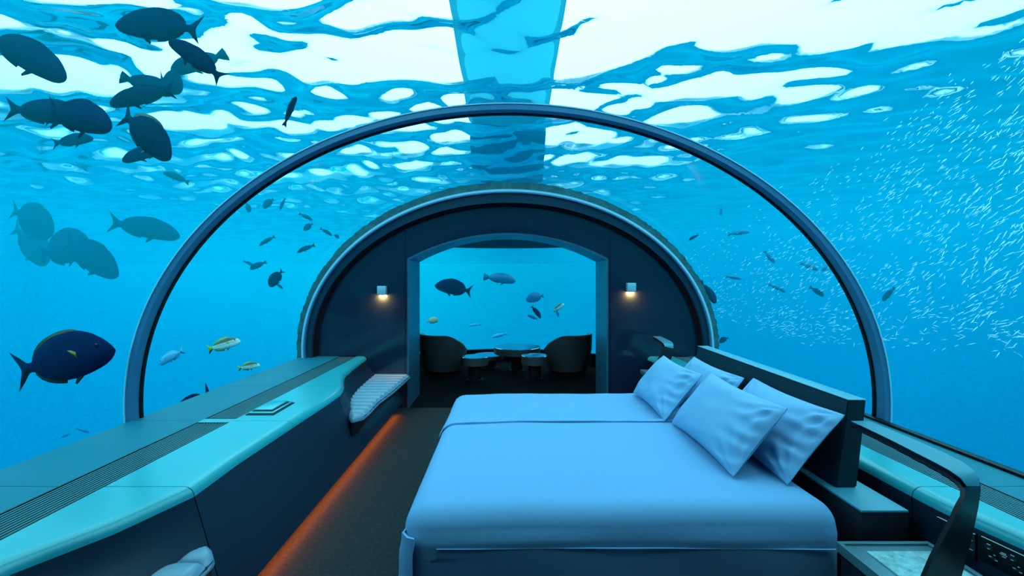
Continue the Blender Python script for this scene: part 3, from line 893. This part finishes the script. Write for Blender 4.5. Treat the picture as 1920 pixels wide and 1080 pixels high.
def fish(kind, skin, hx, hy, tx, ty, d, label, group=None, dd=0.0, roll=0.0, detail=False, flip=False):
    H = at(hx, hy, d); T = at(tx, ty, d + dd)
    X = (H - T); L = X.length; X.normalize()
    up = Vector((0, 0, 1))
    Z = (up - X * up.dot(X))
    if Z.length < .15: Z = Vector((0, -1, 0)) - X * (-X.y)
    Z.normalize()
    if flip: Z = -Z
    Y = Z.cross(X)
    M = Matrix((X, Y, Z)).transposed().to_4x4() @ Matrix.Rotation(math.radians(roll), 4, 'X')
    M.translation = (H + T) / 2
    m3 = MATS[skin] + (M_EYE, {'olive': M_PEC, 'snap': M_YEL}.get(skin, MATS[skin][2]))
    root = None
    for nm, me, mi in fish_parts(kind, detail):
        key = (kind, skin, detail, nm, me.name)
        if key not in FISH_MESH:
            c = me.copy(); c.materials.clear(); c.materials.append(m3[mi]); c.name = nm; FISH_MESH[key] = c
        o = bpy.data.objects.new('fish' if nm == 'body' else nm, FISH_MESH[key]); COL.objects.link(o)
        if root is None:
            root = o; o.matrix_world = Matrix.Translation(M.translation) @ M.to_3x3().to_4x4() @ Matrix.Scale(L, 4)
            tag(o, label, 'fish', group)
        else: o.parent = root
    return root

G1 = 'dark fish above the left glass'; G2 = 'faded fish cluster beyond the left glass'; G3 = 'small distant fish between the arches, left'
G4 = 'fish outside the far room window'; G5 = 'dark fish within the silver school, right'
fish('surgeon', 'navy', 218, 40, 379, 56, 3.3, 'large dark surgeonfish at top left, swimming left across white light patches', G1, roll=8)
fish('long', 'navy', 126, 140, -32, 62, 3.4, 'long dark fish nosing down at the left picture edge', G1, dd=.1)
fish('long', 'navy', 322, 72, 420, 150, 2.95, 'slender dark fish diving tail-right just below the top surgeonfish', G1, roll=15)
fish('parrot', 'navy', 318, 130, 426, 101, 5.0, 'paler fish half hidden behind the diving slender fish', G1, dd=.3)
fish('long', 'navy', 205, 190, 330, 168, 3.8, 'dark blue fish facing left, lowest of the crossing trio near the top left', G1, flip=False)
fish('parrot', 'navy', 326, 170, 224, 144, 4.5, 'dark fish facing right with fan tail, topmost of the crossing trio', G1)
fish('deep', 'navy', 342, 163, 298, 146, 4.9, 'small dark fish head poking right out of the crossing trio', G1, dd=.2)
fish('long', 'navy', 168, 216, 8, 204, 3.9, 'dark fish with long swept tail, rear one of the overlapping pair', G1)
fish('long', 'navy', 208, 228, 88, 208, 3.25, 'dark fish facing right, front one of the overlapping pair', G1, dd=.3)
fish('long', 'navy', 174, 256, 97, 270, 5.2, 'small dark fish alone below the overlapping pair', G1)
fish('surgeon', 'olive', 323, 292, 228, 212, 3.6, 'dark surgeonfish diving right with raised tail, yellow fin edge', G1, dd=.15)
fish('long', 'navy', 227, 299, 312, 276, 4.4, 'dark fish facing left, tucked under the diving surgeonfish', G1, dd=.3)
fish('slim', 'navy', 307, 322, 356, 343, 9.5, 'small slim fish alone, halfway between arch and diving surgeonfish', G1)
fish('slim', 'navy', 554, 180, 532, 238, 3.6, 'dark fish seen from below with spread fins, above the near arch', None, roll=80, detail=True)
fish('long', 'navy', 338, 438, 202, 416, 11, 'faded blue-grey fish swimming right beside the near arch', G2)
fish('deep', 'navy', 100, 432, 20, 392, 12, 'faded fish at upper left of the overlapping cluster', G2, dd=.4)
fish('deep', 'navy', 92, 488, 24, 424, 14, 'palest fish, nose down at the back of the overlapping cluster', G2, dd=.4)
fish('deep', 'navy', 168, 452, 72, 478, 12, 'faded deep-bodied fish in the middle of the overlapping cluster', G2, dd=.4)
fish('surgeon', 'navy', 224, 512, 118, 452, 11, 'faded fish at the lower right end of the overlapping cluster', G2, dd=.3)
fish('tang', 'olive', 214, 648, 26, 698, 3.15, 'largest surgeonfish, navy with yellow-edged fins, low on the left', None, detail=True)
fish('snapper', 'pale', 298, 681, 345, 656, 5.6, 'pale silver-blue fish facing left, inside the near arch foot', None, detail=True)
fish('snapper', 'snap', 450, 637, 389, 656, 4.6, 'upper of two white and yellow snappers above the left cabinet', 'snappers above the left cabinet', detail=True)
fish('snapper', 'snap', 487, 683, 446, 691, 4.9, 'lower of two white and yellow snappers above the left cabinet', 'snappers above the left cabinet', detail=True)
fish('tang', 'navy', 326, 806, 400, 731, 4.1, 'dark fish mostly hidden behind the left cabinet, only fins showing', None)
fish('slim', 'blue', 168, 810, 142, 803, 9.5, 'tiny faint fish low on the left, right of its twin', 'tiny fish low on the left')
fish('slim', 'blue', 114, 820, 132, 813, 10, 'tiny faint fish low on the left, nearer the picture edge', 'tiny fish low on the left')
for r in (('deep', 469, 398, 461, 380, 11, 'distant fish next to the near arch, leftmost of the top three'),
          ('deep', 493, 389, 514, 372, 11, 'distant deep-bodied fish, middle of the top three'),
          ('slim', 524, 394, 535, 371, 11.5, 'distant slim fish with tail up, rightmost of the top three'),
          ('slim', 586, 412, 560, 400, 11, 'distant slim fish nosing right above a round one'),
          ('deep', 569, 431, 587, 419, 11, 'distant round-bodied fish just under a slim one'),
          ('slim', 623, 441, 600, 428, 11, 'distant slim fish heading for the far arch'),
          ('deep', 636, 446, 626, 440, 12, 'tiniest round fish, closest to the far arch'),
          ('slim', 486, 459, 516, 443, 11, 'distant fish facing down-left, left of its lookalike'),
          ('slim', 557, 472, 591, 459, 10, 'distant fish facing down-left, nearest the far arch rim'),
          ('parrot', 468, 503, 500, 491, 11, 'distant fish facing left above the darkest small one'),
          ('slim', 478, 499, 456, 489, 14, 'faintest fish, behind the one facing left'),
          ('deep', 504, 536, 531, 506, 8, 'darkest of the small fish, steeply nose down'),
          ('slim', 531, 541, 515, 530, 12, 'faint fish directly under the darkest small one')):
    fish(r[0], 'navy', *r[1:6], r[6], G3)
fish('surgeon', 'navy', 816, 532, 886, 547, 11.0, 'dark surgeonfish facing left in the far window', G4, detail=True)
fish('parrot', 'blue', 967, 524, 906, 519, 13.5, 'bright blue parrotfish facing right in the far window', G4)
fish('deep', 'blue', 986, 561, 1021, 554, 12.5, 'round blue-grey fish facing left, upper right of the window', G4)
fish('long', 'navy', 1015, 596, 996, 573, 11, 'small dark fish nosing down under the round one', G4)
fish('long', 'blue', 989, 590, 1009, 599, 12, 'small blue fish touching the dark one from below', G4)
fish('snapper', 'snap', 1057, 569, 1037, 584, 11, 'yellow and white curved fish near the right door jamb', G4)
fish('long', 'blue', 1048, 594, 1042, 578, 12, 'little blue fish under the yellow and white one', G4)
fish('deep', 'peach', 822, 599, 799, 603, 11.2, 'small peach-coloured fish near the left door jamb', G4)
fish('slim', 'pale', 879, 610, 902, 608, 15, 'faintest fish in the window, above the left tub chair', G4)
fish('slim', 'pale', 922, 632, 951, 625, 13, 'pale striped fish just above the largest drum table', G4)
for r in (('deep', 1352, 404, 1351, 382, 12, 'blurred round fish highest on the right'),
          ('slim', 1405, 433, 1364, 439, 11, 'long thin fish facing right under the round blurred one'),
          ('slim', 1291, 450, 1310, 440, 9, 'small fish facing down-left near the far arch top'),
          ('parrot', 1453, 492, 1433, 470, 10, 'dark fish diving steeply in the middle of the school'),
          ('slim', 1390, 522, 1360, 518, 10, 'dark fish swimming level right at the school edge'),
          ('slim', 1473, 546, 1440, 532, 10, 'dark slim fish angled down below the steep diver'),
          ('parrot', 1545, 554, 1518, 538, 9.5, 'dark fish in the densest part of the school'),
          ('parrot', 1534, 504, 1500, 493, 10.5, 'left one of two fish nose to nose beside the arch'),
          ('parrot', 1540, 505, 1573, 491, 10.5, 'right one of two fish nose to nose beside the arch'),
          ('slim', 1516, 467, 1547, 453, 11, 'thin dark fish above the nose-to-nose pair'),
          ('parrot', 1654, 563, 1678, 539, 9, 'dark fish just outside the near arch on the right'),
          ('parrot', 1344, 567, 1312, 528, 8, 'fish half hidden behind the far arch rim, right side'),
          ('deep', 1348, 641, 1366, 633, 9, 'small dark fish just above the headboard far end')):
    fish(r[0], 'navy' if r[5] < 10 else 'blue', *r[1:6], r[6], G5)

# the school of silver slivers
def spindle(bm, M, L, lite=False):
    if lite:
        ps = [(.5, 0, 0), (.05, .03, 0), (.05, 0, .05), (.05, -.03, 0), (.05, 0, -.05), (-.5, 0, 0)]
        v = [bm.verts.new(M @ (Vector(p) * L)) for p in ps]
        for a, b in ((1, 2), (2, 3), (3, 4), (4, 1)):
            bm.faces.new((v[0], v[a], v[b])); bm.faces.new((v[5], v[b], v[a]))
        return
    rings = []
    for x, r in ((.5, .008), (.42, .025), (.2, .042), (-.05, .04), (-.3, .018), (-.38, .010)):
        rings.append([M @ (Vector((x, r * .6 * math.cos(a), r * math.sin(a))) * L) for a in np.linspace(0, 2 * math.pi, 7)[:-1]])
    loft(bm, rings)
    v = [bm.verts.new(M @ (Vector(p) * L)) for p in ((-.37, 0, .0), (-.5, 0, .06), (-.46, 0, 0), (-.5, 0, -.06), (-.42, .008, 0), (-.42, -.008, 0))]
    for a, b in ((0, 1), (1, 2), (2, 3), (3, 0)):
        bm.faces.new((v[a], v[b], v[4])); bm.faces.new((v[b], v[a], v[5]))
def school():
    rs = random.Random(3); spots = []
    while len(spots) < 1900:
        t = rs.random(); x = 1285 + 660 * t ** .82
        top = 455 - (x - 1285) * .60 + rs.gauss(0, 14)
        bot = float(np.interp(x, [1285, 1330, 1480, 1700, 1945], [560, 590, 632, 655, 668])) + rs.gauss(0, 6)
        v = rs.random()
        v = v ** (.55 if x < 1650 else .85)
        if top < 60: top = 60
        y = top + (bot - top) * v
        clump = mn.noise(Vector((x / 55, y / 45, 0)))
        if rs.random() > .62 + 1.0 * clump: continue
        d = float(np.interp(x, [1285, 1450, 1700, 1945], [11.5, 8.5, 5.6, 4.2])) * rs.uniform(.9, 1.12)
        px = float(np.interp(x, [1285, 1500, 1700, 1945], [6.0, 9, 13, 19])) * rs.uniform(.65, 1.25)
        low = smooth(540, 640, y)
        ang = math.radians((40 - 8 * (1 - t)) * (1 - low) + low * rs.choice((15, -15, 5, 30)) + rs.gauss(0, 9 + 14 * low))
        spots.append((px * math.cos(rs.uniform(0, .6)), x, y, d, ang))
    spots.sort(key=lambda s: -s[0])
    me = None; rest = bmesh.new()
    for i, (px, x, y, d, ang) in enumerate(spots):
        P = at(x, y, d); L = px / FP * d
        M = Matrix.Translation(P) @ Matrix.Rotation(-ang, 4, 'Y') @ Matrix.Rotation(rs.gauss(0, .25), 4, 'Z')
        if i < 300:
            if me is None:
                bm = bmesh.new(); spindle(bm, Matrix(), 1.0)
                o = link('silver_fish', bm, M_SCALE); me = o.data
            else:
                o = bpy.data.objects.new('silver_fish', me); COL.objects.link(o)
            o.matrix_world = M @ Matrix.Scale(L, 4)
            tag(o, 'little silver fish in the big school beyond the right-hand glass', 'fish', 'silver fish school on the right')
        else:
            spindle(rest, M, L, True)
    o = link('silver_fish_school', rest, M_SCALE, smooth=False)
    tag(o, 'distant glinting mass of tiny silver fish beyond the right glass', 'fish school', kind='stuff')
school()
